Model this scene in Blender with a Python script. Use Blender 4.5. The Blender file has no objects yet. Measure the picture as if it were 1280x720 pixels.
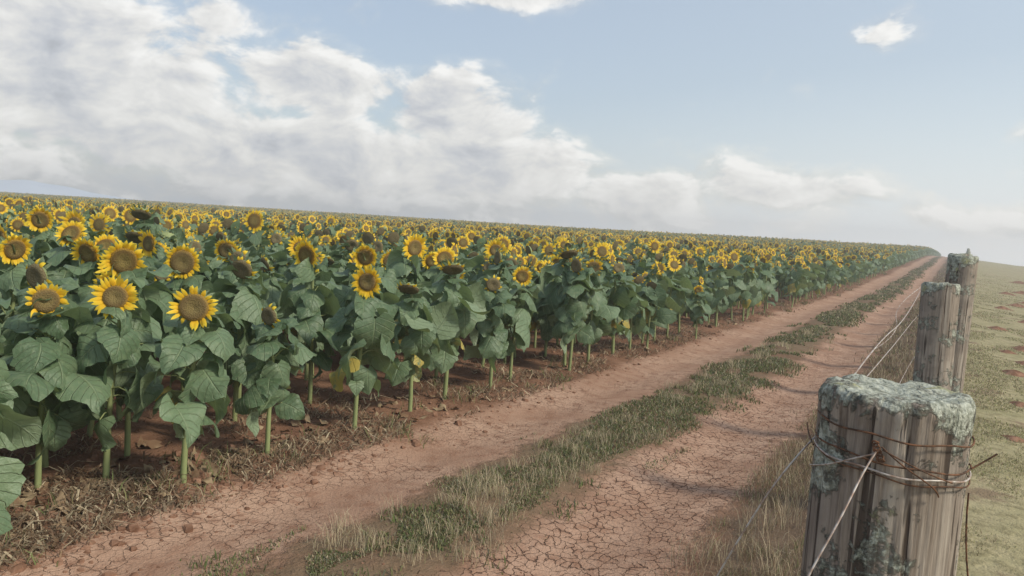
import bpy, math, random
import numpy as np
from mathutils import Vector, Matrix
rad = math.radians
rng = np.random.default_rng(7)
random.seed(7)
scene = bpy.context.scene
scene.view_settings.view_transform = 'Standard'
scene.view_settings.look = 'None'
scene.view_settings.exposure = 0
COL = scene.collection

# ------------------------------------------------------------------ noise
_tab = np.random.default_rng(3).random((256, 256))
def vnoise(x, y):
    x = np.asarray(x, float); y = np.asarray(y, float)
    xi = np.floor(x).astype(int); yi = np.floor(y).astype(int)
    fx = x - xi; fy = y - yi
    fx = fx*fx*(3-2*fx); fy = fy*fy*(3-2*fy)
    a = _tab[xi & 255, yi & 255]; b = _tab[(xi+1) & 255, yi & 255]
    c = _tab[xi & 255, (yi+1) & 255]; d = _tab[(xi+1) & 255, (yi+1) & 255]
    return (a*(1-fx)+b*fx)*(1-fy)+(c*(1-fx)+d*fx)*fy
def fbm(x, y, o=4):
    s = 0; a = .5; t = 0
    for i in range(o):
        s = s + a*vnoise(x*2**i+17*i, y*2**i+31*i); t += a; a *= .5
    return s/t
def sstep(a, b, x):
    t = np.clip((np.asarray(x, float)-a)/(b-a), 0, 1)
    return t*t*(3-2*t)

# ------------------------------------------------------------------ terrain
def wob(y):
    y = np.asarray(y, float)
    return .06*np.sin(y*.31+1)+.05*np.sin(y*.13)
RL, RR = -2.97, -1.38
def terrain(x, y):
    x = np.asarray(x, float); y = np.asarray(y, float)
    z = 1.5*sstep(15, 150, y)*(1-.35*sstep(5, 70, -x))
    z = z-.006*np.clip(y-160, 0, 3000)-.004*np.clip(-x-200, 0, 3000)
    z = z-.085*np.clip(x-.5, 0, 40)
    w = x+wob(y)
    near = sstep(-6, -3.2, x)*(1-sstep(-.3, .4, x))
    z = z+near*(-.045*np.exp(-((w-RL)/.3)**2)-.045*np.exp(-((w-RR)/.28)**2)+.02*np.exp(-((w+2.15)/.3)**2)
                + .03*np.exp(-((w+.45)/.35)**2))
    z = z+.045*(1-sstep(-3.75, -3.45, x))*(fbm(x*.9, y*.9)-.2)
    return z
def ground_detail(x, y):
    n = fbm(x*6, y*6, 4)-.5
    w = x+wob(y)
    rut = np.exp(-((w-RL)/.33)**2)+np.exp(-((w-RR)/.3)**2)
    amp = .014+.03*(1-sstep(-3.7, -3.35, x))*sstep(-7, -4, x)
    return n*amp*(1-.5*np.clip(rut, 0, 1))+.014*(fbm(x*1.7+9, y*1.7)-.5)

# ------------------------------------------------------------------ node helpers
class NT:
    def __init__(s, nt): s.nt = nt
    def n(s, t, **kw):
        nd = s.nt.nodes.new(t)
        for k, v in kw.items(): setattr(nd, k, v)
        return nd
    def inp(s, sock, v):
        if isinstance(v, bpy.types.NodeSocket): s.nt.links.new(v, sock)
        elif v is not None:
            if hasattr(sock.default_value, '__len__') and isinstance(v, (tuple, list)) and len(v) == 3 and len(sock.default_value) == 4:
                v = (*v, 1)
            sock.default_value = v
    def m(s, op, a, b=None, c=None, clamp=False):
        nd = s.n('ShaderNodeMath', operation=op, use_clamp=clamp)
        s.inp(nd.inputs[0], a)
        if b is not None: s.inp(nd.inputs[1], b)
        if c is not None: s.inp(nd.inputs[2], c)
        return nd.outputs[0]
    def ss(s, x, a, b, o0=0., o1=1.):
        nd = s.n('ShaderNodeMapRange', interpolation_type='SMOOTHSTEP')
        s.inp(nd.inputs[0], x); s.inp(nd.inputs[1], a); s.inp(nd.inputs[2], b)
        s.inp(nd.inputs[3], o0); s.inp(nd.inputs[4], o1)
        return nd.outputs[0]
    def mix(s, f, a, b, bt='MIX'):
        nd = s.n('ShaderNodeMix', data_type='RGBA', blend_type=bt)
        s.inp(nd.inputs[0], f); s.inp(nd.inputs[6], a); s.inp(nd.inputs[7], b)
        return nd.outputs[2]
    def noise(s, vec, scale, detail=4, rough=.55, dist=0.):
        nd = s.n('ShaderNodeTexNoise')
        if vec is not None: s.inp(nd.inputs['Vector'], vec)
        nd.inputs['Scale'].default_value = scale; nd.inputs['Detail'].default_value = detail
        nd.inputs['Roughness'].default_value = rough; nd.inputs['Distortion'].default_value = dist
        return nd.outputs['Fac']
    def comb(s, x, y, z=0.):
        nd = s.n('ShaderNodeCombineXYZ'); s.inp(nd.inputs[0], x); s.inp(nd.inputs[1], y); s.inp(nd.inputs[2], z)
        return nd.outputs[0]
    def sep(s, v):
        nd = s.n('ShaderNodeSeparateXYZ'); s.inp(nd.inputs[0], v); return nd.outputs
    def vmul(s, v, m):
        nd = s.n('ShaderNodeVectorMath', operation='MULTIPLY'); s.inp(nd.inputs[0], v); nd.inputs[1].default_value = m
        return nd.outputs[0]
    def attr(s, name):
        nd = s.n('ShaderNodeAttribute', attribute_name=name); return nd
    def bump(s, h, st, dist):
        nd = s.n('ShaderNodeBump'); s.inp(nd.inputs['Height'], h)
        nd.inputs['Strength'].default_value = st; nd.inputs['Distance'].default_value = dist
        return nd.outputs[0]
def new_mat(name):
    m = bpy.data.materials.new(name); m.use_nodes = True
    m.node_tree.nodes.clear(); t = NT(m.node_tree)
    out = t.n('ShaderNodeOutputMaterial')
    return m, t, out
def principled(t, out, color, rough=.8, spec=.3, normal=None, transl=None, tcol=None):
    p = t.n('ShaderNodeBsdfPrincipled')
    t.inp(p.inputs['Base Color'], color); t.inp(p.inputs['Roughness'], rough)
    p.inputs['Specular IOR Level'].default_value = spec
    if normal is not None: t.inp(p.inputs['Normal'], normal)
    sh = p.outputs[0]
    if transl:
        tr = t.n('ShaderNodeBsdfTranslucent'); t.inp(tr.inputs[0], tcol if tcol is not None else color)
        mx = t.n('ShaderNodeMixShader'); mx.inputs[0].default_value = transl
        t.nt.links.new(sh, mx.inputs[1]); t.nt.links.new(tr.outputs[0], mx.inputs[2]); sh = mx.outputs[0]
    t.nt.links.new(sh, out.inputs[0])
    return p

# ------------------------------------------------------------------ materials
def mat_ground():
    m, t, out = new_mat('earth_and_turf')
    pos = t.n('ShaderNodeNewGeometry').outputs['Position']
    X, Y, Z = t.sep(pos)
    n1 = t.noise(pos, 1.3, 4); n2 = t.noise(pos, 9, 5, .65); n3 = t.noise(pos, 60, 3, .6)
    w = t.m('ADD', t.m('MULTIPLY', t.m('SINE', t.m('ADD', t.m('MULTIPLY', Y, .31), 1.)), .06), t.m('MULTIPLY', t.m('SINE', t.m('MULTIPLY', Y, .13)), .05))
    xw = t.m('ADD', t.m('ADD', X, w), t.m('ADD', t.m('MULTIPLY', t.m('SUBTRACT', n1, .5), .55), t.m('MULTIPLY', t.m('SUBTRACT', n2, .5), .35)))
    rl = t.ss(t.m('ABSOLUTE', t.m('SUBTRACT', xw, RL)), .56, .34)
    rr = t.ss(t.m('ABSOLUTE', t.m('SUBTRACT', xw, RR)), .50, .32)
    rut = t.m('MAXIMUM', rl, rr)
    soil = t.mix(n2, (.095, .047, .028), (.25, .135, .083))
    soil = t.mix(t.ss(n1, .35, .7), soil, (.235, .130, .081))
    rutc = t.mix(t.ss(n1, .3, .7), (.315, .192, .130), (.43, .283, .200))
    rutc = t.mix(t.ss(n2, .42, .72), rutc, (.255, .142, .092))
    wv = t.n('ShaderNodeVectorMath', operation='ADD')
    nc = t.n('ShaderNodeTexNoise'); nc.inputs['Scale'].default_value = 8; nc.inputs['Detail'].default_value = 4; nc.inputs['Roughness'].default_value = .65; t.inp(nc.inputs['Vector'], pos)
    sc = t.n('ShaderNodeVectorMath', operation='SCALE'); t.inp(sc.inputs[0], nc.outputs['Color']); sc.inputs['Scale'].default_value = .12
    t.inp(wv.inputs[0], pos); t.inp(wv.inputs[1], sc.outputs[0])
    flat = t.vmul(wv.outputs[0], (1, .85, 0))
    vo = t.n('ShaderNodeTexVoronoi', feature='DISTANCE_TO_EDGE', voronoi_dimensions='2D'); t.inp(vo.inputs['Vector'], flat); vo.inputs['Scale'].default_value = 17
    thin = t.m('ADD', .016, t.m('MULTIPLY', t.ss(n2, .3, .7), .085))
    crack = t.ss(vo.outputs['Distance'], thin, 0.)
    side = t.m('ADD', rr, t.m('MULTIPLY', rl, .5), clamp=True)
    cmask = t.m('MULTIPLY', t.m('MULTIPLY', side, t.ss(t.m('ADD', n1, t.m('MULTIPLY', rr, .12)), .40, .56)), t.ss(Y, 18., 5., .3, 1.))
    crk = t.m('MULTIPLY', crack, cmask)
    rutc = t.mix(t.m('MULTIPLY', crk, .72), rutc, (.11, .058, .038))
    c = t.mix(rut, soil, rutc)
    strip = t.ss(t.m('ABSOLUTE', t.m('ADD', xw, 2.15)), .45, .25)
    thatch = t.mix(n2, (.09, .07, .04), (.22, .165, .105))
    c = t.mix(t.m('MULTIPLY', strip, t.ss(n1, .3, .55, .3, .8)), c, thatch)
    verge = t.ss(xw, -1.02, -.75)
    vergec = t.mix(n2, (.07, .046, .031), (.19, .135, .09))
    c = t.mix(verge, c, vergec)
    past = t.ss(xw, -.05, .25)
    pc = t.mix(t.ss(n1, .35, .65), (.29, .265, .145), (.38, .33, .20))
    pc = t.mix(t.ss(n2, .42, .7), pc, (.20, .175, .095))
    pc = t.mix(t.ss(n1, .58, .66), pc, (.22, .165, .105))
    c = t.mix(past, c, pc)
    farf = t.ss(X, -230., -260.)
    c = t.mix(farf, c, (.16, .18, .08))
    c = t.mix(t.m('MULTIPLY', t.ss(n3, .5, .8), .35), c, t.mix(.5, c, (.45, .335, .25)))
    h = t.m('ADD', t.m('ADD', t.m('MULTIPLY', n2, t.m('SUBTRACT', 1.1, t.m('MULTIPLY', rut, .65))), t.m('MULTIPLY', n3, .4)), t.m('MULTIPLY', crk, -.7))
    principled(t, out, c, .95, .1, t.bump(h, .9, .03))
    return m
def mat_leaf():
    m, t, out = new_mat('sunflower_leaf')
    uv = t.attr('uvw').outputs['Vector']; U, V, R = t.sep(uv)
    oi = t.n('ShaderNodeObjectInfo').outputs['Random']
    geo = t.n('ShaderNodeNewGeometry')
    pos = t.n('ShaderNodeTexCoord').outputs['Object']
    au = t.m('ABSOLUTE', U)
    n = t.noise(pos, 26, 3, .6)
    k = t.m('ADD', t.m('MULTIPLY', R, .65), t.m('MULTIPLY', oi, .35))
    c = t.mix(k, (.075, .130, .066), (.19, .268, .148))
    c = t.mix(t.m('MULTIPLY', t.ss(n, .45, .75), .5), c, (.225, .285, .155))
    s = t.m('SUBTRACT', V, t.m('MULTIPLY', au, .28))
    fr = t.m('ABSOLUTE', t.m('SUBTRACT', t.m('FRACT', t.m('MULTIPLY', s, 6.)), .5))
    vein = t.m('MAXIMUM', t.ss(fr, .08, .0), t.ss(au, .07, .01))
    c = t.mix(t.m('MULTIPLY', vein, .45), c, (.32, .40, .23))
    yel = t.m('MULTIPLY', t.ss(R, .93, .96), t.ss(t.m('ADD', n, t.m('MULTIPLY', au, .25)), .42, .62))
    c = t.mix(yel, c, (.45, .36, .09))
    c = t.mix(t.m('MULTIPLY', geo.outputs['Backfacing'], .55), c, (.28, .35, .22))
    h = t.m('SUBTRACT', n, t.m('MULTIPLY', vein, .7))
    principled(t, out, c, .48, .42, t.bump(h, .8, .012), .25, t.mix(.5, c, (.25, .36, .06)))
    return m
def mat_stem():
    m, t, out = new_mat('sunflower_stem')
    pos = t.n('ShaderNodeTexCoord').outputs['Object']
    c = t.mix(t.noise(t.vmul(pos, (1, 1, .2)), 40, 2), (.16, .20, .08), (.30, .34, .15))
    principled(t, out, c, .6, .3)
    return m
def mat_petal():
    m, t, out = new_mat('sunflower_petal')
    U, V, R = t.sep(t.attr('uvw').outputs['Vector'])
    c = t.mix(V, (.88, .52, .02), (.95, .74, .07))
    c = t.mix(t.m('MULTIPLY', R, .45), c, (.80, .48, .025))
    principled(t, out, c, .55, .2, None, .35)
    return m
def mat_disc():
    m, t, out = new_mat('sunflower_disc')
    U, V, R = t.sep(t.attr('uvw').outputs['Vector'])
    pos = t.n('ShaderNodeTexCoord').outputs['Object']
    vo = t.n('ShaderNodeTexVoronoi'); t.inp(vo.inputs['Vector'], pos); vo.inputs['Scale'].default_value = 170
    c = t.mix(t.ss(V, .35, .75), (.31, .235, .075), (.21, .13, .04))
    c = t.mix(t.ss(V, .78, .98), c, (.50, .30, .035))
    c = t.mix(R, c, (.25, .215, .12))
    c = t.mix(t.m('MULTIPLY', t.ss(vo.outputs['Distance'], .1, .6), .5), c, (.085, .055, .02))
    principled(t, out, c, .9, .1, t.bump(vo.outputs['Distance'], .8, .006))
    return m
def mat_grass():
    m, t, out = new_mat('grass_blades')
    c = t.attr('tint').outputs['Color']
    principled(t, out, c, .75, .15, None, .25)
    return m
def mat_wood():
    m, t, out = new_mat('weathered_wood')
    pos = t.n('ShaderNodeTexCoord').outputs['Object']
    st = t.vmul(pos, (1, 1, .045))
    g1 = t.noise(st, 95, 6, .7); g2 = t.noise(st, 28, 4, .6); b = t.noise(pos, 7, 4)
    c = t.mix(t.ss(g1, .3, .7), (.14, .108, .082), (.37, .315, .26))
    c = t.mix(t.ss(g2, .42, .7), c, (.42, .37, .31))
    c = t.mix(t.ss(b, .42, .68, 0., .65), c, (.20, .165, .138))
    cr = t.ss(t.noise(st, 48, 2, .4), .385, .34)
    c = t.mix(t.m('MULTIPLY', cr, .8), c, (.05, .036, .028))
    li = t.noise(pos, 24, 8, .75, .4); li2 = t.noise(pos, 6.5, 3)
    topm = t.attr('lichen').outputs['Fac']
    lm = t.ss(t.m('ADD', li, t.m('ADD', t.m('MULTIPLY', topm, .26), t.m('MULTIPLY', t.m('SUBTRACT', li2, .46), .95))), .60, .70)
    lcol = t.mix(t.ss(t.noise(pos, 70, 6, .75), .38, .62), (.235, .25, .20), (.50, .52, .44))
    lcol = t.mix(t.ss(t.noise(pos, 30, 5, .7), .50, .64), lcol, (.14, .14, .115))
    lcol = t.mix(t.ss(t.noise(pos, 11, 4, .6), .6, .68), lcol, (.33, .33, .20))
    c = t.mix(lm, c, lcol)
    h = t.m('ADD', t.m('ADD', t.m('MULTIPLY', g1, .6), t.m('MULTIPLY', cr, -.8)), t.m('MULTIPLY', lm, t.m('ADD', .3, t.m('MULTIPLY', t.noise(pos, 110, 5), 1.3))))
    principled(t, out, c, .9, .15, t.bump(h, .9, .007))
    return m
def mat_simple(name, c1, c2, scale=30, rough=.8, spec=.2, metal=0.):
    m, t, out = new_mat(name)
    pos = t.n('ShaderNodeTexCoord').outputs['Object']
    c = t.mix(t.ss(t.noise(pos, scale, 3), .35, .65), c1, c2)
    p = principled(t, out, c, rough, spec); p.inputs['Metallic'].default_value = metal
    return m
M_GROUND = mat_ground(); M_LEAF = mat_leaf(); M_STEM = mat_stem(); M_PETAL = mat_petal(); M_DISC = mat_disc()
M_GRASS = mat_grass(); M_WOOD = mat_wood()
M_WIRE = mat_simple('galvanised_wire', (.50, .46, .42), (.28, .19, .14), 60, .5, .5, .2)
M_RUST = mat_simple('rusty_wire', (.20, .10, .055), (.08, .05, .035), 80, .8, .2, .2)
M_CLOD = mat_simple('earth_clod', (.155, .083, .052), (.27, .155, .102), 12, .95, .05)
M_HILL = mat_simple('hazy_hill', (.47, .54, .64), (.50, .57, .66), .002, 1., 0.)  # distance haze painted into the hill colour, close to the sky tone

# ------------------------------------------------------------------ mesh builder
class B:
    def __init__(s): s.v = []; s.f = []; s.m = []; s.a = []; s.n = 0
    def add(s, V, F, mat, A):
        s.v.append(np.asarray(V, float)); s.a.append(np.asarray(A, float))
        n = s.n
        s.f.extend([tuple(i+n for i in f) for f in F]); s.m.extend([mat]*len(F)); s.n += len(V)
    def mesh(s, name, mats, smooth=True, attr='uvw'):
        me = bpy.data.meshes.new(name)
        me.from_pydata(np.concatenate(s.v).tolist(), [], s.f)
        for m in mats: me.materials.append(m)
        me.polygons.foreach_set('material_index', s.m)
        if smooth: me.polygons.foreach_set('use_smooth', [True]*len(s.f))
        at = me.attributes.new(attr, 'FLOAT_VECTOR', 'POINT')
        at.data.foreach_set('vector', np.concatenate(s.a).astype(np.float32).ravel())
        me.update(); return me
def obj(name, me, parent=None, loc=(0, 0, 0), rot=0., sc=1.):
    o = bpy.data.objects.new(name, me); COL.objects.link(o)
    o.location = loc; o.rotation_euler = (0, 0, rot); o.scale = sc if hasattr(sc, '__len__') else (sc, sc, sc)
    if parent is not None: o.parent = parent
    return o
def nrmz(v): v = np.asarray(v, float); return v/(np.linalg.norm(v)+1e-9)
_gf = {}
def gridf(nu, nv):
    if (nu, nv) not in _gf:
        _gf[(nu, nv)] = [(j*(nu+1)+i, j*(nu+1)+i+1, (j+1)*(nu+1)+i+1, (j+1)*(nu+1)+i) for j in range(nv) for i in range(nu)]
    return _gf[(nu, nv)]
def tube(b, pts, radii, k, mat, r=.5, cap=False):
    pts = np.asarray(pts, float); n = len(pts); V = []; A = []
    T = np.gradient(pts, axis=0); ref = np.array([.31, .95, .05])
    for i in range(n):
        t = nrmz(T[i]); a = nrmz(np.cross(t, ref)); c = np.cross(t, a)
        for j in range(k):
            th = 2*math.pi*j/k
            V.append(pts[i]+radii[i]*(math.cos(th)*a+math.sin(th)*c)); A.append((j/k, i/n, r))
    F = [(i*k+j, i*k+(j+1) % k, (i+1)*k+(j+1) % k, (i+1)*k+j) for i in range(n-1) for j in range(k)]
    if cap: F.append(tuple(range((n-1)*k, n*k)))
    b.add(V, F, mat, A)
PV = [0, .1, .28, .48, .68, .86, 1]; PW = [.46, .88, 1, .88, .60, .27, .0]
def leaf(b, o, d, up, L, W, nu, nv, droop, g, mat=0, r=.5):
    d = nrmz(d); side = nrmz(np.cross(d, up)); n = np.cross(side, d)
    v = np.linspace(0, 1, nv+1); u = np.linspace(-1, 1, nu+1)
    w = np.interp(v, PV, PW)*W/2
    if nv > 4: w[1:-1] *= 1+.09*(np.arange(nv-1) % 2)+g.uniform(-.06, .06, nv-1)
    ang = -droop*v**1.2; dv = L/nv
    cy = np.concatenate([[0], np.cumsum(np.cos((ang[1:]+ang[:-1])/2)*dv)])
    cz = np.concatenate([[0], np.cumsum(np.sin((ang[1:]+ang[:-1])/2)*dv)])
    ph = g.uniform(0, 6); fold = g.uniform(-.45, .65); tw = g.uniform(-1., 1.); wa = g.uniform(.05, .15); ph2 = g.uniform(0, 6)
    sk = g.uniform(-.24, .24)
    UU, VV = np.meshgrid(u, v)
    wx = UU*w[:, None]
    yy = cy[:, None]-.19*L*np.abs(UU)**1.3*(1-VV)**3
    zz = cz[:, None]+fold*np.abs(wx)+wa*L*np.sin(VV*9+np.where(UU > 0, ph, ph2))*np.abs(UU)**1.5+tw*wx*VV - .5*np.abs(wx)*np.abs(UU)*.6
    P = o+(wx+sk*L*VV**2)[..., None]*side+yy[..., None]*d+zz[..., None]*n
    A = np.stack([UU, VV, np.full_like(UU, r)], -1)
    b.add(P.reshape(-1, 3), gridf(nu, nv), mat, A.reshape(-1, 3))

def head(b, c, f, rd, pl, lod, g, withered=False):
    f = nrmz(f); a = nrmz(np.cross(f, (0, 0, 1))); up = np.cross(a, f)
    seg = [20, 10, 6][lod]; wr = 1. if withered else g.uniform(0, .45)
    rings = [(0, -.1), (.35, .02), (.7, .1), (.92, .06), (1.02, -.12)] if lod == 0 else [(0, .0), (.6, .1), (1, -.05)]
    V = []; A = []
    for q, h in rings:
        for j in range(seg):
            th = 2*math.pi*j/seg
            V.append(c+rd*(q*math.cos(th)*a+q*math.sin(th)*up+h*f)); A.append((0, q*(1 if not withered else .7), wr))
    F = [(i*seg+j, i*seg+(j+1) % seg, (i+1)*seg+(j+1) % seg, (i+1)*seg+j) for i in range(len(rings)-1) for j in range(seg)]
    b.add(V, F, 3, A)
    V = []; A = []; rb = [(1.02, -.12), (.85, -.42), (.25, -.75)] if lod < 2 else [(1.0, -.1), (.2, -.7)]
    for q, h in rb:
        for j in range(seg):
            th = 2*math.pi*j/seg
            V.append(c+rd*(q*math.cos(th)*a+q*math.sin(th)*up+h*f)); A.append((.5, .3, .5))
    F = [(i*seg+j, i*seg+(j+1) % seg, (i+1)*seg+(j+1) % seg, (i+1)*seg+j) for i in range(len(rb)-1) for j in range(seg)]
    b.add(V, F, 1, A)
    layers = [(26, 1.0), (22, .86)] if lod == 0 else ([(16, 1.), (9, .85)] if lod == 1 else [(9, 1.)])
    wpet = [.023, .030, .055][lod]; miss = g.choice([.03, .08, .3])
    for li, (n, ls) in enumerate(layers):
        off = g.uniform(0, 6)
        for j in range(n):
            if withered and g.random() < .8: continue
            if g.random() < miss: continue
            th = off+2*math.pi*j/n+g.uniform(-.12, .12)
            rdir = math.cos(th)*a+math.sin(th)*up; sd = -math.sin(th)*a+math.cos(th)*up
            ln = pl*ls*g.uniform(.7, 1.15)*(.6 if withered else 1); curl = g.uniform(-.45, .6)-(.9 if withered else 0)
            base = c+rdir*rd*.93-f*rd*(.04+.08*li)
            if lod == 0:
                P = []; AA = []; sw = g.uniform(-.25, .25)
                for v, w in ((0, .5), (.35, 1), (.72, .8), (1, .08)):
                    ctr = base+rdir*ln*v+f*(.22*ln*math.sin(v*2.2)+curl*ln*v*v)+sd*sw*ln*v*v
                    for u in (-1, 0, 1):
                        P.append(ctr+sd*u*w*wpet/2-f*(.12*wpet*abs(u))*w); AA.append((u, v, g.random()*.2+.4*li))
                b.add(P, gridf(2, 3), 2, AA)
            else:
                t1 = base+rdir*ln*.5+f*.12*ln; tip = base+rdir*ln+f*curl*ln*.7; w = sd*wpet/2
                b.add([base-w*.5, base+w*.5, t1+w, t1-w, tip], [(0, 1, 2, 3), (3, 2, 4)], 2, [(0, 0, .2), (0, 0, .2), (0, .5, .3*li), (0, .5, .3*li), (0, 1, .2)])
    if lod == 0:
        for j in range(16):
            th = 2*math.pi*j/16+g.uniform(-.1, .1); rdir = math.cos(th)*a+math.sin(th)*up
            leaf(b, c+rdir*rd*.85-f*rd*.35, rdir*.9+f*g.uniform(-.5, .15), -f, rd*g.uniform(.65, .95), .024, 2, 3, -.3, g, 0, .4)

MATS = [M_LEAF, M_STEM, M_PETAL, M_DISC]
def plant(b, g, lod, H, base=(0, 0, 0), withered=False, tilt=None, facejit=None):
    base = np.asarray(base, float)
    bend = g.uniform(-.06, .06, 2)
    fa = g.normal(0, rad(16)) if facejit is None else facejit
    ti = g.normal(rad(0), rad(14)) if tilt is None else tilt
    if withered: ti -= rad(g.uniform(5, 55))
    f = np.array([math.sin(fa)*math.cos(ti), -math.cos(fa)*math.cos(ti), math.sin(ti)])
    hs = 1.13 if lod < 2 else 1.
    rd = g.uniform(.054, .076)*hs; pl = g.uniform(.038, .058)*hs
    hc = base+np.array([bend[0], bend[1]-.03, H])
    nb = hc-f*rd*.7
    top = base+np.array([bend[0]*.9, bend[1]*.9+.045, H-.035-.02*abs(ti)])
    ns = [7, 4, 2][lod]
    pts = [base+np.array([bend[0]*.9*t*t, (bend[1]*.9+.045)*t*t, (H-.10)*t-.02*(t == 0)]) for t in np.linspace(0, 1, ns+1)]
    if lod < 2: pts.append(top)
    pts.append(nb)
    rr_ = np.linspace(.0185, .010, len(pts)); tube(b, pts, rr_*(1 if lod < 2 else 1.2), [8, 5, 3][lod], 1, g.random())
    nl = [26, 19, 10][lod]; phi = g.uniform(0, 6)
    nu, nv = [(6, 9), (2, 4), (2, 2)][lod]
    z0 = g.uniform(.26, .44)
    for i in range(nl):
        q = i/(nl-1); z = z0+(H-.05-z0)*q**.95; phi += 2.4+g.normal(0, .3)
        sz = np.interp(q, [0, .25, .6, .85, 1], [.16, .235, .235, .17, .11])*g.uniform(.68, 1.28)*(1.4 if lod == 2 else 1)
        pl_ = sz*np.interp(q, [0, .5, 1], [.55, .65, .4])*g.uniform(.7, 1.3)
        el = np.interp(q, [0, .4, .8, 1], [.15, .5, .7, .85])+g.normal(0, .2)
        hd = np.array([math.cos(phi), math.sin(phi), 0])
        t = (z/H); s0 = base+np.array([bend[0]*.9*t*t, (bend[1]*.9+.045)*t*t, z])
        s2 = s0+hd*pl_*math.cos(el)+np.array([0, 0, pl_*math.sin(el)])
        s1 = (s0+s2)/2+np.array([0, 0, .12*pl_])
        if lod < 2: tube(b, [s0, s1, s2], [.0055, .0045, .0035], [5, 3][lod], 1, .6)
        pit = np.interp(q, [0, .4, .8, 1], [-1.1, -.65, -.3, .1])+g.normal(0, .42)
        tw = g.normal(0, .5); hd2 = np.array([math.cos(phi+tw), math.sin(phi+tw), 0])
        d = hd2*math.cos(pit)+np.array([0, 0, math.sin(pit)])
        upv = np.array([0, 0, 1.])+.5*hd2+.4*g.normal(size=3)
        r = g.random()*.92 if q > .2 else g.random()*1.12
        leaf(b, s2, d, upv, sz*1.05, sz*g.uniform(.88, 1.08), nu, nv, g.uniform(.3, 1.5), g, 0, r)
    head(b, hc, f, rd, pl, lod, g, withered)
    return hc-base

near_var = []; mid_var = []; patch_var = []
for i in range(16):
    b = B(); g = np.random.default_rng(100+i); wth = i >= 12
    hc = plant(b, g, 0, 1.12, withered=wth)
    near_var.append((b.mesh('sunflower_plant_mesh', MATS), hc))
for i in range(16):
    b = B(); g = np.random.default_rng(200+i)
    hc = plant(b, g, 1, 1.12, withered=i >= 12)
    mid_var.append((b.mesh('sunflower_plant_mid_mesh', MATS), hc))
PS = 5.6
for i in range(5):
    b = B(); g = np.random.default_rng(300+i)
    for rx in range(8):
        for ry in range(13):
            if g.random() < .06: continue
            bx = -PS/2+(rx+.5)*.7+g.normal(0, .07); by = -PS/2+(ry+.5)*PS/13+g.normal(0, .08)
            plant(b, g, 2, g.normal(1.14, .12), (bx, by, 0), withered=g.random() < .45, facejit=rad(32)+g.normal(0, rad(36)))
    patch_var.append(b.mesh('sunflower_block_mesh', MATS, smooth=False))

# ------------------------------------------------------------------ camera
YAW, PITCH, ROLL, CH = rad(30.3), rad(4.59), rad(3.78), 1.6
Fh = Vector((-math.sin(YAW), math.cos(YAW), 0)); Zv = Vector((0, 0, 1)); Rh = Vector((math.cos(YAW), math.sin(YAW), 0))
Fw = math.cos(PITCH)*Fh-math.sin(PITCH)*Zv; Uh = math.sin(PITCH)*Fh+math.cos(PITCH)*Zv
Rc = math.cos(ROLL)*Rh+math.sin(ROLL)*Uh; Uc = -math.sin(ROLL)*Rh+math.cos(ROLL)*Uh
cam = bpy.data.cameras.new('camera'); co = bpy.data.objects.new('camera', cam); COL.objects.link(co)
mt = Matrix((Rc, Uc, -Fw)).transposed().to_4x4(); mt.translation = Vector((0, 0, CH)); co.matrix_world = mt
cam.lens = 36*940/1280; cam.sensor_width = 36; cam.clip_end = 20000; cam.clip_start = .02
scene.camera = co

# ------------------------------------------------------------------ sunflowers
field = bpy.data.objects.new('sunflower_field', None); COL.objects.link(field)
explicit = [
    (-3.62, 2.70, 1.04, 0, 1.0, 22), (-3.92, 2.43, 1.08, 1, 1.0, 30), (-4.37, 2.76, 1.24, 2, 1.0, 40), (-4.42, 3.2, 1.225, 3, .95, 45),
    (-3.71, 4.23, 1.13, 4, 1.0, 30), (-3.80, 4.84, 1.04, 13, 1.0, 25), (-4.13, 2.18, 1.05, 5, .95, 40), (-3.8, 6.7, 1.11, 6, 1.0, 30),
    (-4.38, 6.13, 1.25, 7, 1.1, 32), (-3.5, 11.9, .80, 2, .8, 30), (-5.39, 2.64, 1.236, 8, 1.0, 50), (-4.9, 4.05, 1.19, 12, 1.05, 35),
    (-4.5, 3.75, 1.16, 14, 1.05, 35), (-3.98, 1.72, 1.12, 9, 1.0, 60), (-3.75, 3.35, .93, 12, .9, 10), (-3.50, 1.53, .88, 10, .9, 80)]
ex = np.array([(e[0], e[1]) for e in explicit])
for (hx, hy, hz, vi, s, fd) in explicit:
    me, hc = near_var[vi]; r = rad(fd); sc = s
    lx = hc[0]*sc; ly = hc[1]*sc
    bx = hx-(lx*math.cos(r)-ly*math.sin(r)); by = hy-(lx*math.sin(r)+ly*math.cos(r)); gz = float(terrain(bx, by))
    obj('sunflower_plant', me, None, (bx, by, gz), r, (sc, sc, (hz-gz)/hc[2]))
g = np.random.default_rng(11)
def visible(x, y, margin=6.):
    az = math.degrees(math.atan2(x, y)); return az > -66-margin*6/max(3, math.hypot(x, y))*5 and y > -3
cnt = 0
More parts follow.
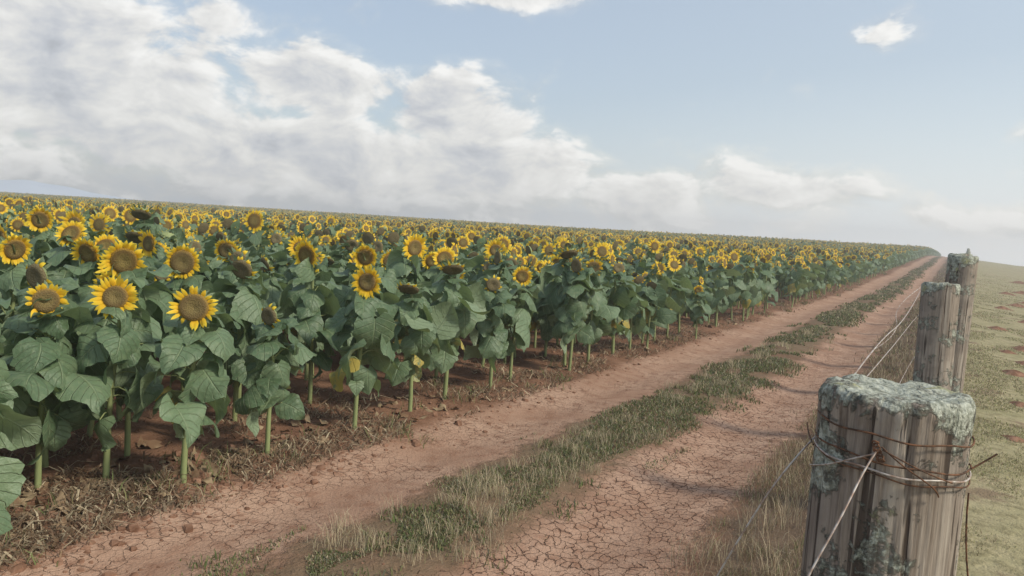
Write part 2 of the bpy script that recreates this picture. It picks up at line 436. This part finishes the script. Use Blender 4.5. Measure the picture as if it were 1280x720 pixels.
for ri in range(60):
    x0 = -3.78-.7*ri
    if -x0 > 40: break
    y = -1.5
    while y < 56:
        y += .43 if ri < 3 else .40
        if g.random() < (.10 if ri else .14): continue
        x = x0+g.normal(0, .09); yy = y+g.normal(0, .09)
        dist = math.hypot(x, yy)
        if not visible(x, yy): continue
        if x < -3.6-PS*6 or yy > 51.8: continue
        if ri < 3 and np.min(np.hypot(ex[:, 0]-x, ex[:, 1]-yy)) < .33: continue
        if ri == 0 and (g.random() < .12 or yy < 1.6): continue
        w = g.random() < .36
        lst = near_var if dist < 10 else mid_var
        vi = int(g.integers(12, 16)) if w else int(g.integers(0, 12))
        me, hc = lst[vi]
        s = g.normal(1.04, .08); s = min(max(s, .82), 1.2)
        z = s*(1.0 if ri > 0 else .95)*g.uniform(.84, 1.10)
        sx = g.normal(0, .05)
        rz = rad(33)+g.normal(0, rad(30))
        if g.random() < .08: rz += rad(g.uniform(70, 290))
        o = obj('plant', me, field, (x, yy, float(terrain(x, yy))), rz, (s, s, z)); cnt += 1
        o.rotation_euler[0] = g.normal(0, .05); o.rotation_euler[1] = sx
print('plants', cnt)
pc = 0
for ix in range(0, 44):
    for iy in range(-1, 42):
        cx = -3.6-PS*(ix+.5); cy = -4.2+PS*(iy+1+.5)
        if ix < 6 and cy < 51.8: continue
        if math.degrees(math.atan2(cx, cy)) < -72: continue
        obj('block', patch_var[int(g.integers(0, 5))], field, (cx, cy, float(terrain(cx, cy))), 0, (1, 1, g.uniform(.95, 1.06))); pc += 1
print('blocks', pc)

# ------------------------------------------------------------------ ground + track
def sheet(name, xs, ys, zf, mat):
    X, Y = np.meshgrid(xs, ys); Zz = zf(X, Y)
    V = np.stack([X, Y, Zz], -1).reshape(-1, 3); nx, ny = len(xs), len(ys)
    idx = np.arange(nx*ny).reshape(ny, nx)
    F = np.stack([idx[:-1, :-1], idx[:-1, 1:], idx[1:, 1:], idx[1:, :-1]], -1).reshape(-1, 4)
    me = bpy.data.meshes.new(name); me.from_pydata(V.tolist(), [], F.tolist())
    me.polygons.foreach_set('use_smooth', [True]*len(F)); me.materials.append(mat)
    return obj(name, me)
def spaced(a, b, s0, growth, smax=60):
    out = [a]; s = s0
    while out[-1] < b: out.append(out[-1]+s); s = min(s*growth, smax)
    return out
TX0, TX1 = -3.9, -.3
xs = sorted(set(np.round(np.concatenate([-np.array(spaced(3.9, 3500, .05, 1.06)), np.linspace(TX0, TX1, 19), np.array(spaced(TX1, 1500, .05, 1.06))]), 4)))
ysn = np.concatenate([-np.array(spaced(0, 300, .5, 1.2))[::-1][:-1], np.array(spaced(0, 14, .05, 1.0)), np.array(spaced(14.05, 4000, .08, 1.03))])
ys = sorted(set(np.round(ysn, 4)))
def zg(X, Y):
    inside = sstep(TX0, TX0+.12, X)*(1-sstep(TX1-.12, TX1, X))*(Y < 200)
    return terrain(X, Y)+ground_detail(X, Y)-.06*inside
sheet('ground', np.array(xs), np.array(ys), zg, M_GROUND)
txs = np.linspace(TX0+.03, TX1-.03, 150)
tys = np.array(spaced(-3, 1.5, .3, 1.0)[:-1]+spaced(1.5, 13, .025, 1.0)[:-1]+spaced(13.01, 199, .04, 1.02, 1.5))
sheet('dirt_track', txs, tys, lambda X, Y: terrain(X, Y)+ground_detail(X, Y)+.004-.03*(1-sstep(TX0+.03, TX0+.09, X))-.03*sstep(TX1-.09, TX1-.03, X), M_GROUND)

# ------------------------------------------------------------------ grass etc.
def blades(name, P, h, w, lean, cols):
    n = len(P); th = rng.uniform(0, 2*math.pi, n); ln = lean*rng.uniform(.2, 1, n); la = rng.uniform(0, 2*math.pi, n)
    sd = np.stack([np.cos(th), np.sin(th), np.zeros(n)], 1)*(w/2)[:, None]
    ld = np.stack([np.cos(la), np.sin(la), np.zeros(n)], 1)
    up = np.array([0, 0, 1.])
    mid = P+up*(h*.55)[:, None]+ld*(h*ln*.35)[:, None]
    tip = P+up*(h*(1-.35*ln))[:, None]+ld*(h*ln)[:, None]
    V = np.stack([P-sd, P+sd, mid+sd*.8, mid-sd*.8, tip], 1).reshape(-1, 3)
    i = (np.arange(n)*5)[:, None]
    Q = (i+np.array([0, 1, 2, 3])).tolist(); T = (i+np.array([3, 2, 4])).tolist()
    me = bpy.data.meshes.new(name); me.from_pydata(V.tolist(), [], Q+T); me.materials.append(M_GRASS)
    at = me.attributes.new('tint', 'FLOAT_COLOR', 'POINT')
    C = np.concatenate([cols, np.ones((n, 1))], 1).repeat(5, 0); at.data.foreach_set('color', C.astype(np.float32).ravel())
    return obj(name, me)
def surf(x, y): return terrain(x, y)+ground_detail(x, y)
def mixcols(n, palette, probs, mul=1.):
    pal = np.array(palette)*mul; k = rng.choice(len(pal), n, p=np.array(probs)/sum(probs))
    return pal[k]*rng.uniform(.75, 1.25, (n, 1))
GREEN = (.15, .19, .07); OLIVE = (.24, .24, .11); STRAW = (.56, .47, .32); BROWN = (.27, .185, .115); GREY = (.29, .29, .19)
def sample_y(n, y0, y1, p):
    u = rng.random(n); return (y0**(1-p)+u*(y1**(1-p)-y0**(1-p)))**(1/(1-p))
# --- middle strip
n = 150000
y = sample_y(n, 1.3, 120, 1.6); x = -2.12+rng.normal(0, .25, n)-wob(y)
dn = fbm(x*3.2+4, y*1.6+2, 3)
keep = (dn > .45+.40*np.clip(np.abs(x+wob(y)+2.12)-.14, 0, 1)) & (np.abs(x+wob(y)+2.12) < .56)
x, y, dn = x[keep], y[keep], dn[keep]
sc = np.clip(y/6, .8, 5)
h = rng.uniform(.010, .04, len(x))*(.6+1.2*np.clip(dn-.4, 0, .4)*2)*np.clip(sc, .8, 2)
blades('strip_grass', np.stack([x, y, surf(x, y)], 1), h, rng.uniform(.004, .010, len(x))*sc, .9+0*h, mixcols(len(x), [GREEN, OLIVE, GREY, STRAW, BROWN], [.27, .26, .16, .13, .18], .82))
def tufts(name, cs, palette, probs, spread=.06, hh=(.1, .24), per=90, lean=.7, wd=(.0015, .0035), mul=1.):
    P = []; H = []
    for (cx, cy, k) in cs:
        m = int(per*k); a = rng.normal(0, spread*k**.5, (m, 2)); xx = cx+a[:, 0]; yy = cy+a[:, 1]
        P.append(np.stack([xx, yy, surf(xx, yy)], 1)); H.append(rng.uniform(*hh, m)*(.7+.3*k)*np.exp(-(a**2).sum(1)/(spread*2.2)**2))
    P = np.concatenate(P); H = np.concatenate(H); s = np.clip(P[:, 1]/6, .9, 3)
    blades(name, P, H, rng.uniform(*wd, len(P))*s, lean+0*H, mixcols(len(P), palette, probs, mul))
cs = [(-2.3, 3.65, 1.4), (-2.42, 3.8, 1.0), (-2.1, 4.15, 1.2), (-2.0, 4.3, .8), (-2.45, 2.65, 1.1), (-2.3, 2.75, .6), (-2.2, 5.2, .7)]
for i in range(90):
    yy = float(sample_y(1, 2.5, 60, 1.3)[0]); cs.append((-2.15+rng.normal(0, .2)-float(wob(yy)), yy, rng.uniform(.3, .9)))
tufts('strip_dry_grass', cs, [STRAW, (.44, .36, .23), OLIVE], [.6, .25, .15], hh=(.07, .19), mul=.95)
cs = []
for i in range(230):
    yy = float(sample_y(1, 1.8, 90, 1.15)[0]); cs.append((-2.12+rng.normal(0, .2)-float(wob(yy)), yy, rng.uniform(.3, 1.1)))
tufts('strip_weeds', cs, [GREEN, OLIVE, GREY, BROWN], [.4, .3, .12, .18], spread=.07, hh=(.03, .08), per=65, lean=1.0, wd=(.005, .010), mul=.8)
# --- verge by fence
n = 60000
y = sample_y(n, 1.6, 90, 1.4); x = rng.uniform(-1.05, .2, n); x = np.where(rng.random(n) < .3, rng.normal(-.75, .15, n), x)
dn = fbm(x*3+14, y*1.8+7, 3); keep = dn > .42; x, y = x[keep], y[keep]; sc = np.clip(y/6, .7, 4)
blades('verge_grass', np.stack([x, y, surf(x, y)], 1), rng.uniform(.02, .09, len(x)), rng.uniform(.002, .005, len(x))*sc, 1.0+0*x, mixcols(len(x), [GREEN, OLIVE, STRAW, BROWN, (.30, .23, .15)], [.08, .15, .2, .35, .22], .85))
cs = [(-.88, 6.0, 1.6), (-.8, 5.8, 1.2), (-.88, 5.1, 1.5), (-1.0, 3.6, 1.1), (-.7, 4.4, 1.2), (-.6, 3.6, 1.3), (-.75, 3.0, 1.0), (-.5, 2.8, 1.2)]
for i in range(130):
    yy = float(sample_y(1, 2.4, 80, 1.15)[0]); cs.append((rng.uniform(-.95, .0), yy, rng.uniform(.4, 1.2)))
tufts('verge_dry_grass', cs, [STRAW, (.38, .30, .2), OLIVE, BROWN], [.33, .3, .08, .29], spread=.08, hh=(.10, .28), per=70, mul=.9)
# --- pasture turf
n = 90000
y = sample_y(n, 3.5, 70, 1.2); x = .15+rng.random(n)*(.4+y*.1)
dn = fbm(x*2, y*1.2, 3); k_ = dn > .40+.15*rng.random(n); x = x[k_]; y = y[k_]; n = len(x)
sc = np.clip(y/6, .8, 5)
blades('pasture_grass', np.stack([x, y, surf(x, y)], 1), rng.uniform(.006, .022, n)*np.clip(sc, 1, 1.5), rng.uniform(.003, .007, n)*sc, 1.+0*x, mixcols(n, [(.32, .32, .15), (.42, .38, .23), STRAW, (.32, .25, .16)], [.35, .33, .17, .15], .88))
# --- field floor litter + weeds
n = 24000
y = sample_y(n, 1.0, 40, 1.2); x = -3.4-np.abs(rng.normal(0, .8, n))
dn = fbm(x*2.5+3, y*2.5+9, 3); k_ = dn > .46; x = x[k_]; y = y[k_]; n = len(x)
blades('field_litter', np.stack([x, y, surf(x, y)+.005], 1), rng.uniform(.02, .10, n), rng.uniform(.003, .014, n), 2.6+0*x, mixcols(n, [STRAW, BROWN, (.32, .25, .17), (.17, .11, .07)], [.17, .3, .25, .28], .85))
cs = []
for i in range(80):
    yy = float(sample_y(1, 1.6, 60, 1.1)[0]); cs.append((-3.68+rng.normal(0, .16), yy, rng.uniform(.3, 1.0)))
tufts('field_edge_weeds', cs, [BROWN, OLIVE, (.36, .29, .2), GREEN], [.3, .25, .2, .25], spread=.08, hh=(.05, .22), per=40, lean=1.3, wd=(.003, .008))
b = B(); g2 = np.random.default_rng(55)
for i in range(380):
    yy = float(sample_y(1, 1.4, 25, 1.2)[0]); xx = -3.55-abs(g2.normal(0, .45))
    a = g2.uniform(0, 6.28); L = g2.uniform(.05, .12)
    leaf(b, np.array([xx, yy, float(surf(xx, yy))+.02]), (math.cos(a), math.sin(a), g2.uniform(-.1, .3)), (g2.normal(0, .3), g2.normal(0, .3), 1), L, L*g2.uniform(.4, .8), 2, 4, g2.uniform(-1.5, 2), g2, 0, 0)
M_DRY = mat_simple('dry_leaf', (.16, .10, .06), (.33, .25, .155), 9, .9, .05)
obj('fallen_dry_leaves', b.mesh('fallen_dry_leaves', [M_DRY]))
# clods
t_ = (1+5**.5)/2
IV = np.array([(-1, t_, 0), (1, t_, 0), (-1, -t_, 0), (1, -t_, 0), (0, -1, t_), (0, 1, t_), (0, -1, -t_), (0, 1, -t_), (t_, 0, -1), (t_, 0, 1), (-t_, 0, -1), (-t_, 0, 1)])/1.9
IF = [(0, 11, 5), (0, 5, 1), (0, 1, 7), (0, 7, 10), (0, 10, 11), (1, 5, 9), (5, 11, 4), (11, 10, 2), (10, 7, 6), (7, 1, 8), (3, 9, 4), (3, 4, 2), (3, 2, 6), (3, 6, 8), (3, 8, 9), (4, 9, 5), (2, 4, 11), (6, 2, 10), (8, 6, 7), (9, 8, 1)]
b = B()
for i in range(5200):
    yy = float(sample_y(1, 1.2, 30, 1.4)[0])
    q = rng.random()
    xx = -3.5+rng.normal(0, .16) if q < .5 else (-3.6-abs(rng.normal(0, .8)) if q < .85 else rng.uniform(-3.3, -.7))
    s = rng.lognormal(math.log(.009), .55)*(1 if q < .85 else .55); s = min(s, .045)
    V = IV*rng.uniform(.7, 1.3, (12, 1))*s*np.array([1, 1, .7])
    b.add(V+np.array([xx, yy, float(surf(xx, yy))+s*.2]), IF, 0, np.zeros((12, 3)))
obj('earth_clods', b.mesh('earth_clods', [M_CLOD], smooth=False))
b = B()
for (mx, my, s) in [(.9, 13, .22), (1.3, 17, .3), (1.0, 21, .25), (1.9, 25, .35), (2.1, 33, .4), (1.5, 30, .3), (.8, 10.2, .14), (3, 45, .5), (2.2, 42, .4), (3.8, 60, .6), (.62, 8.1, .12), (1.15, 14.6, .2), (.95, 16, .16), (2.6, 36, .35)]:
    k = 18; V = []
    for i in range(7):
        q = i/6
        for j in range(k):
            a = 2*math.pi*j/k; r = s*q*(1+.25*math.sin(a*3+mx))*rng.uniform(.92, 1.08)
            px, py = mx+r*math.cos(a), my+r*math.sin(a)
            V.append((px, py, float(surf(px, py))+s*.28*(math.cos(q*math.pi)*.5+.5)*rng.uniform(.85, 1.15)-.012*(q > .9)))
    F = [(i*k+j, i*k+(j+1) % k, (i+1)*k+(j+1) % k, (i+1)*k+j) for i in range(6) for j in range(k)]
    b.add(V, F, 0, np.zeros((len(V), 3)))
obj('earth_mounds', b.mesh('earth_mounds', [M_CLOD]))

# ------------------------------------------------------------------ posts
def post_mesh(name, R, H, seed, k=72, nz=50, near=False):
    g = np.random.default_rng(seed)
    V = []; L = []
    zs = np.concatenate([np.linspace(-.3, H-.3, 14)[:-1], np.linspace(H-.3, H-.012, nz)]) if near else np.linspace(-.3, H-.012, 26)
    th = np.arange(k)*2*math.pi/k
    grooves = [(g.uniform(0, 6.28), g.uniform(.012, .028), g.uniform(.02, .08), g.uniform(.1, 1.0)) for _ in range(18)]
    def ring(z, sc):
        r = R*(1+.04*np.cos(th*2+seed)+.02*np.cos(th*3+seed*2)+.05*(H-z)*.6)*np.ones(k)
        for (a, w, d, ln) in grooves:
            dd = np.abs((th-a-.06*math.sin(z*9+a)+math.pi) % (2*math.pi)-math.pi)
            r = r-R*d*np.exp(-(dd/w)**2)*np.clip(ln-(H-z)*.7, 0, 1)
        r = r+R*.03*(fbm(np.cos(th)*8+20+seed, np.sin(th)*8+z*1.2+20, 4)-.5)*2
        r = r+R*.025*(fbm(np.cos(th)*25+20, np.sin(th)*25+z*5+20, 3)-.5)*2
        lip = math.exp(-((H-z-.02)/.022)**2)
        r = r*(1+lip*(.015+.035*(fbm(np.cos(th)*14+40, np.sin(th)*14+z*60+20, 3)-.4)))
        return r*sc
    for z in zs:
        r = ring(z, 1); V += list(zip(r*np.cos(th), r*np.sin(th), np.full(k, z)))
        lv = np.full(k, float(np.clip(1-(H-z)/.055, 0, 1)))
        if near:
            dth = np.abs((th-math.radians(268)+math.pi) % (2*math.pi)-math.pi)
            lv = lv+1.1*np.exp(-(dth/.22)**2-((H-z-.215)/.045)**2)
            dth = np.abs((th-math.radians(215)+math.pi) % (2*math.pi)-math.pi)
            lv = lv+.6*np.exp(-(dth/.3)**2-((H-z-.12)/.06)**2)
        L += lv.tolist()
    tops = [(.985, -.004), (.94, .004), (.82, .006), (.62, .004), (.42, .002), (.2, 0), (.03, -.002)]
    for sc, dz in tops:
        r = ring(H, sc); cx, sy = r*np.cos(th), r*np.sin(th)
        zz = H+dz+.08*R*(fbm(cx*30+seed, sy*30, 4)-.5)*2+.02*R*np.sin(cx*60)
        V += list(zip(cx, sy, zz)); L += [1.]*k
    n = len(V)//k
    F = [(i*k+j, i*k+(j+1) % k, (i+1)*k+(j+1) % k, (i+1)*k+j) for i in range(n-1) for j in range(k)]
    F.append(tuple(range((n-1)*k, n*k)))
    me = bpy.data.meshes.new(name); me.from_pydata([tuple(map(float, v)) for v in V], [], F)
    me.polygons.foreach_set('use_smooth', [True]*len(F)); me.materials.append(M_WOOD)
    at = me.attributes.new('lichen', 'FLOAT', 'POINT'); at.data.foreach_set('value', L)
    return me
PX, PY, PR = -.067, 1.48, .118
gz = float(terrain(PX, PY))
PH = 1.356
npost = obj('wooden_fence_post', post_mesh('wooden_fence_post', PR, PH-gz, 5, 260, 90, True), None, (PX, PY, gz))
def wire(name, pts, r, mat, parent=None, k=8, smooth=4):
    cu = bpy.data.curves.new(name, 'CURVE'); cu.dimensions = '3D'; cu.bevel_depth = r; cu.bevel_resolution = 2
    sp = cu.splines.new('NURBS'); sp.points.add(len(pts)-1)
    for i, p in enumerate(pts): sp.points[i].co = (*p, 1)
    sp.use_endpoint_u = True; sp.order_u = 3; sp.resolution_u = smooth
    cu.materials.append(mat)
    o = bpy.data.objects.new(name, cu); COL.objects.link(o)
    if parent is not None:
        o.parent = parent; o.matrix_parent_inverse = parent.matrix_world.inverted()
    return o
bpy.context.view_layer.update()
def ps(deg, z, off=.004):
    a = rad(deg); r = PR*1.03+off
    return (PX+r*math.sin(a), PY-r*math.cos(a), z)
def ringw(z0, slope, r, mat, wav=.002, off=.003, a0=-190, a1=190):
    pts = []
    for d in range(a0, a1, 12): pts.append(ps(d, z0+slope*math.sin(rad(d))+wav*math.sin(d*.11+z0*99), off))
    wire('wrapped_wire', pts, r, mat, npost)
ringw(1.298, -.006, .0016, M_RUST, .003)
ringw(1.256, -.009, .0016, M_RUST, .002)
ringw(1.240, -.006, .0018, M_WIRE, .0025)
ringw(1.233, -.010, .0014, M_RUST, .003)
kp = []
for i in range(26):
    q = i/25; kp.append(ps(-8+3*math.cos(i*1.6)+6*q, 1.29-.03*q+.005*math.sin(i*1.6), .008+.005*math.sin(i*2.1)))
wire('wire_knot', kp, .0015, M_RUST, npost)
wire('loose_wire', [ps(-6, 1.275, .01), ps(-10, 1.25, .03), (-.115, 1.26, 1.18), (-.155, 1.20, 1.08), (-.19, 1.14, .95)], .0017, M_WIRE, npost)
wire('loose_wire', [ps(-6, 1.272, .01), ps(-25, 1.25, .015), ps(-45, 1.225, .012), ps(-75, 1.205, .008)], .0014, M_WIRE, npost)
wire('loose_wire', [ps(-3, 1.285, .01), ps(8, 1.265, .014), ps(22, 1.245, .01), ps(36, 1.225, .012), ps(40, 1.212, .004)], .0013, M_RUST, npost)
wire('loose_wire', [ps(-2, 1.28, .01), ps(10, 1.27, .02), ps(30, 1.25, .018), ps(50, 1.235, .006)], .0013, M_RUST, npost)
wire('loose_wire', [ps(80, 1.25, .004), (PX+.14, PY-.01, 1.262), (PX+.158, PY-.01, 1.28)], .0015, M_RUST, npost)
wire('loose_wire', [ps(-80, 1.24, .004), (PX-.14, PY+.02, 1.245), (PX-.15, PY+.06, 1.26)], .0013, M_RUST, npost)
wire('loose_wire', [ps(-95, 1.25, .004), (PX-.16, PY-.02, 1.20), (PX-.21, PY-.06, 1.10), (PX-.27, PY-.08, .95)], .0017, M_WIRE, npost)
wire('loose_wire', [ps(95, 1.2, .004), (PX+.125, PY, 1.1), (PX+.15, PY+.02, 1.0)], .0015, M_RUST, npost)

fence = bpy.data.objects.new('wooden_post_fence', None); COL.objects.link(fence)
pm = [post_mesh('fence_post_mesh', .095, 1.44, 20+i, 72, 30) for i in range(4)]
heads_ = []
spec = [(-.035, 4.85, 1.0, 1.04), (.035, 6.7, 1.115, 1.05), (.085, 9.0, 1.13, 1.15)]
yy = 11.4
while yy < 150:
    spec.append((-.005+.0115*yy+rng.normal(0, .03), yy, rng.uniform(1.0, 1.14), rng.uniform(.9, 1.2))); yy += rng.uniform(2.1, 3.0)
for k, (px, yy, hz, s) in enumerate(spec):
    z = float(terrain(px, yy))
    o = obj('post', pm[k % 4], fence, (px, yy, z), rng.uniform(0, 6), (s, s, hz)); o.rotation_euler[0] = rng.normal(0, .015); o.rotation_euler[1] = rng.normal(0, .015)
    heads_.append((px, yy, z))
for hh in (.35, .7, 1.0, 1.25):
    pts = []
    seq = [(PX, PY, gz)]+heads_[:16]
    for (ax, ay, az), (bx, by, bz) in zip(seq[:-1], seq[1:]):
        for q in (0, .5):
            pts.append((ax*(1-q)+bx*q-.125, ay*(1-q)+by*q, az*(1-q)+bz*q+hh-.02*(q == .5)))
    wire('strand', pts, .0015, M_WIRE, fence, smooth=3)
wire('loose_strand', [ps(-120, 1.30, .004), (-.16, 2.2, 1.36), (-.15, 3.4, 1.33), (-.15, 4.7, 1.40)], .0017, M_WIRE, fence, smooth=12)
wire('loose_strand', [(-.15, 4.65, 1.42), (-.26, 4.4, 1.32), (-.2, 4.2, 1.2), (-.3, 4.1, 1.12)], .0017, M_WIRE, fence, smooth=12)

# ------------------------------------------------------------------ distant hills
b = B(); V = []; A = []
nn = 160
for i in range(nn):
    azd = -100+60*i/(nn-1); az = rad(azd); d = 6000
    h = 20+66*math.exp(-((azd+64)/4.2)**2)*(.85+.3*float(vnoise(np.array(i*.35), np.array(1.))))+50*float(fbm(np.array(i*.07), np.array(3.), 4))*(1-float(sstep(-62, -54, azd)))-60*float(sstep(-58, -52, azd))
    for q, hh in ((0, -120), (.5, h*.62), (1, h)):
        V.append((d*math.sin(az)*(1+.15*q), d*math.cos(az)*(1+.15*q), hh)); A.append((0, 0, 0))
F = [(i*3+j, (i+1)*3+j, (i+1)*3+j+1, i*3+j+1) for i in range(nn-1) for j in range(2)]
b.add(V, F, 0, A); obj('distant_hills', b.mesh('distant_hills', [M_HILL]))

# ------------------------------------------------------------------ haze (real air volume)
hm = bpy.data.materials.new('haze'); hm.use_nodes = True; hm.node_tree.nodes.clear(); t = NT(hm.node_tree)
o_ = t.n('ShaderNodeOutputMaterial'); vs = t.n('ShaderNodeVolumeScatter'); vs.inputs['Density'].default_value = .0030
vs.inputs['Anisotropy'].default_value = .2; vs.inputs['Color'].default_value = (1, 1, 1, 1); t.nt.links.new(vs.outputs[0], o_.inputs['Volume'])
bpy.ops.mesh.primitive_cube_add(size=1, location=(-120, 130, 2)); hz = bpy.context.object; hz.name = 'haze'; hz.scale = (340, 380, 16)
hz.data.materials.append(hm)

# ------------------------------------------------------------------ sun and sky
SAZ, SEL = rad(88), rad(42)
sd = Vector((math.sin(SAZ)*math.cos(SEL), math.cos(SAZ)*math.cos(SEL), math.sin(SEL)))
sl = bpy.data.lights.new('sun', 'SUN'); sl.energy = 3.2; sl.angle = rad(7); sl.color = (1, .92, .78)
so = bpy.data.objects.new('sun', sl); COL.objects.link(so); so.rotation_euler = sd.to_track_quat('Z', 'Y').to_euler()
wd = bpy.data.worlds.new('World'); scene.world = wd; wd.use_nodes = True; wd.node_tree.nodes.clear(); t = NT(wd.node_tree)
sky = t.n('ShaderNodeTexSky', sky_type='NISHITA'); sky.sun_disc = False; sky.sun_elevation = SEL; sky.sun_rotation = SAZ
sky.air_density = 1.2; sky.dust_density = 2.0
gen = t.n('ShaderNodeTexCoord').outputs['Generated']; X, Y, Z = t.sep(gen)
AZ = t.m('MULTIPLY', t.m('ARCTAN2', X, Y), 57.2958); EL = t.m('MULTIPLY', t.m('ARCSINE', Z), 57.2958)
cl = [
    (-62, 9, 14, 7, .62), (-46, 9.6, 7.5, 3.4, .54), (-35.5, 7.6, 6.8, 3.0, .54), (-66, 15, 13, 6, .60), (-53, 13, 8, 2.4, .46),
    (-30.5, 16.6, 8, 1.2, .46), (-6.0, 14.2, 2.8, 1.3, .34), (-18.3, 10, 1.6, .7, .28), (-11, 3.6, 7, 2.1, .50), (-22, 3.4, 7, 2.1, .52), (-45, 4.2, 28, 3.4, .56), (3, 8, 2.0, .9, .24), (-12, 7.6, 1.4, .6, .2), (2, 2.6, 9, 1.5, .34)]
tot = None
for (a, e, sa, se, am) in cl:
    q = t.m('ADD', t.m('POWER', t.m('ABSOLUTE', t.m('DIVIDE', t.m('SUBTRACT', AZ, a), sa)), 2.), t.m('POWER', t.m('ABSOLUTE', t.m('DIVIDE', t.m('SUBTRACT', EL, e), se)), 2.))
    gq = t.m('MULTIPLY', t.m('EXPONENT', t.m('MULTIPLY', q, -1.)), am)
    tot = gq if tot is None else t.m('MAXIMUM', tot, gq)
low = t.m('MULTIPLY', t.m('EXPONENT', t.m('MULTIPLY', t.m('ABSOLUTE', EL), -.45)), .16)
tot = t.m('ADD', tot, low)
def cn(da, de, sc_, det): return t.noise(t.comb(t.m('DIVIDE', t.m('ADD', AZ, da), 6.5), t.m('DIVIDE', t.m('ADD', EL, de), 3.8), 3.7), sc_, det, .58, .25)
n0 = cn(0, 0, 1.0, 8); n1 = cn(.75, .65, 1.0, 5)
dens = t.m('ADD', tot, t.m('MULTIPLY', t.m('SUBTRACT', n0, .5), 1.3))
cov = t.ss(dens, .12, .40)
rel = t.m('SUBTRACT', n0, n1)
thick = t.ss(dens, .34, .85)
bri = t.m('ADD', t.m('ADD', .86, t.m('MULTIPLY', rel, 1.5)), t.m('MULTIPLY', thick, -.30))
sunw = t.ss(AZ, -50., 8.)
bri = t.m('MINIMUM', t.m('MAXIMUM', t.m('ADD', bri, t.m('MULTIPLY', sunw, .14)), .50), 1.0)
vm = t.n('ShaderNodeVectorMath', operation='SCALE'); t.inp(vm.inputs[0], t.mix(t.ss(bri, .55, .85), (.94, .975, 1.05), (1.01, 1., .97))); t.inp(vm.inputs['Scale'], bri)
hzf = t.m('MULTIPLY', t.m('EXPONENT', t.m('MULTIPLY', t.m('ABSOLUTE', EL), -.06)), t.m('ADD', .68, t.m('MULTIPLY', sunw, .32)))
hzf = t.m('MAXIMUM', hzf, .45)
lowf = t.m('MULTIPLY', t.m('EXPONENT', t.m('MULTIPLY', t.m('ABSOLUTE', EL), -.17)), t.m('ADD', .25, t.m('MULTIPLY', sunw, .75)))
hcol = t.mix(lowf, t.mix(sunw, (.62, .71, .84), (.80, .89, .96)), (1.0, 1.01, 1.0))
colr = t.mix(cov, hcol, vm.outputs[0])
fac = t.m('MAXIMUM', t.m('MULTIPLY', cov, .94), hzf)
bg1 = t.n('ShaderNodeBackground'); t.nt.links.new(sky.outputs[0], bg1.inputs[0]); bg1.inputs[1].default_value = .13
bg2 = t.n('ShaderNodeBackground'); t.inp(bg2.inputs[0], colr); bg2.inputs[1].default_value = 1
mx = t.n('ShaderNodeMixShader'); t.inp(mx.inputs[0], fac); t.nt.links.new(bg1.outputs[0], mx.inputs[1]); t.nt.links.new(bg2.outputs[0], mx.inputs[2])
wo = t.n('ShaderNodeOutputWorld'); t.nt.links.new(mx.outputs[0], wo.inputs[0])
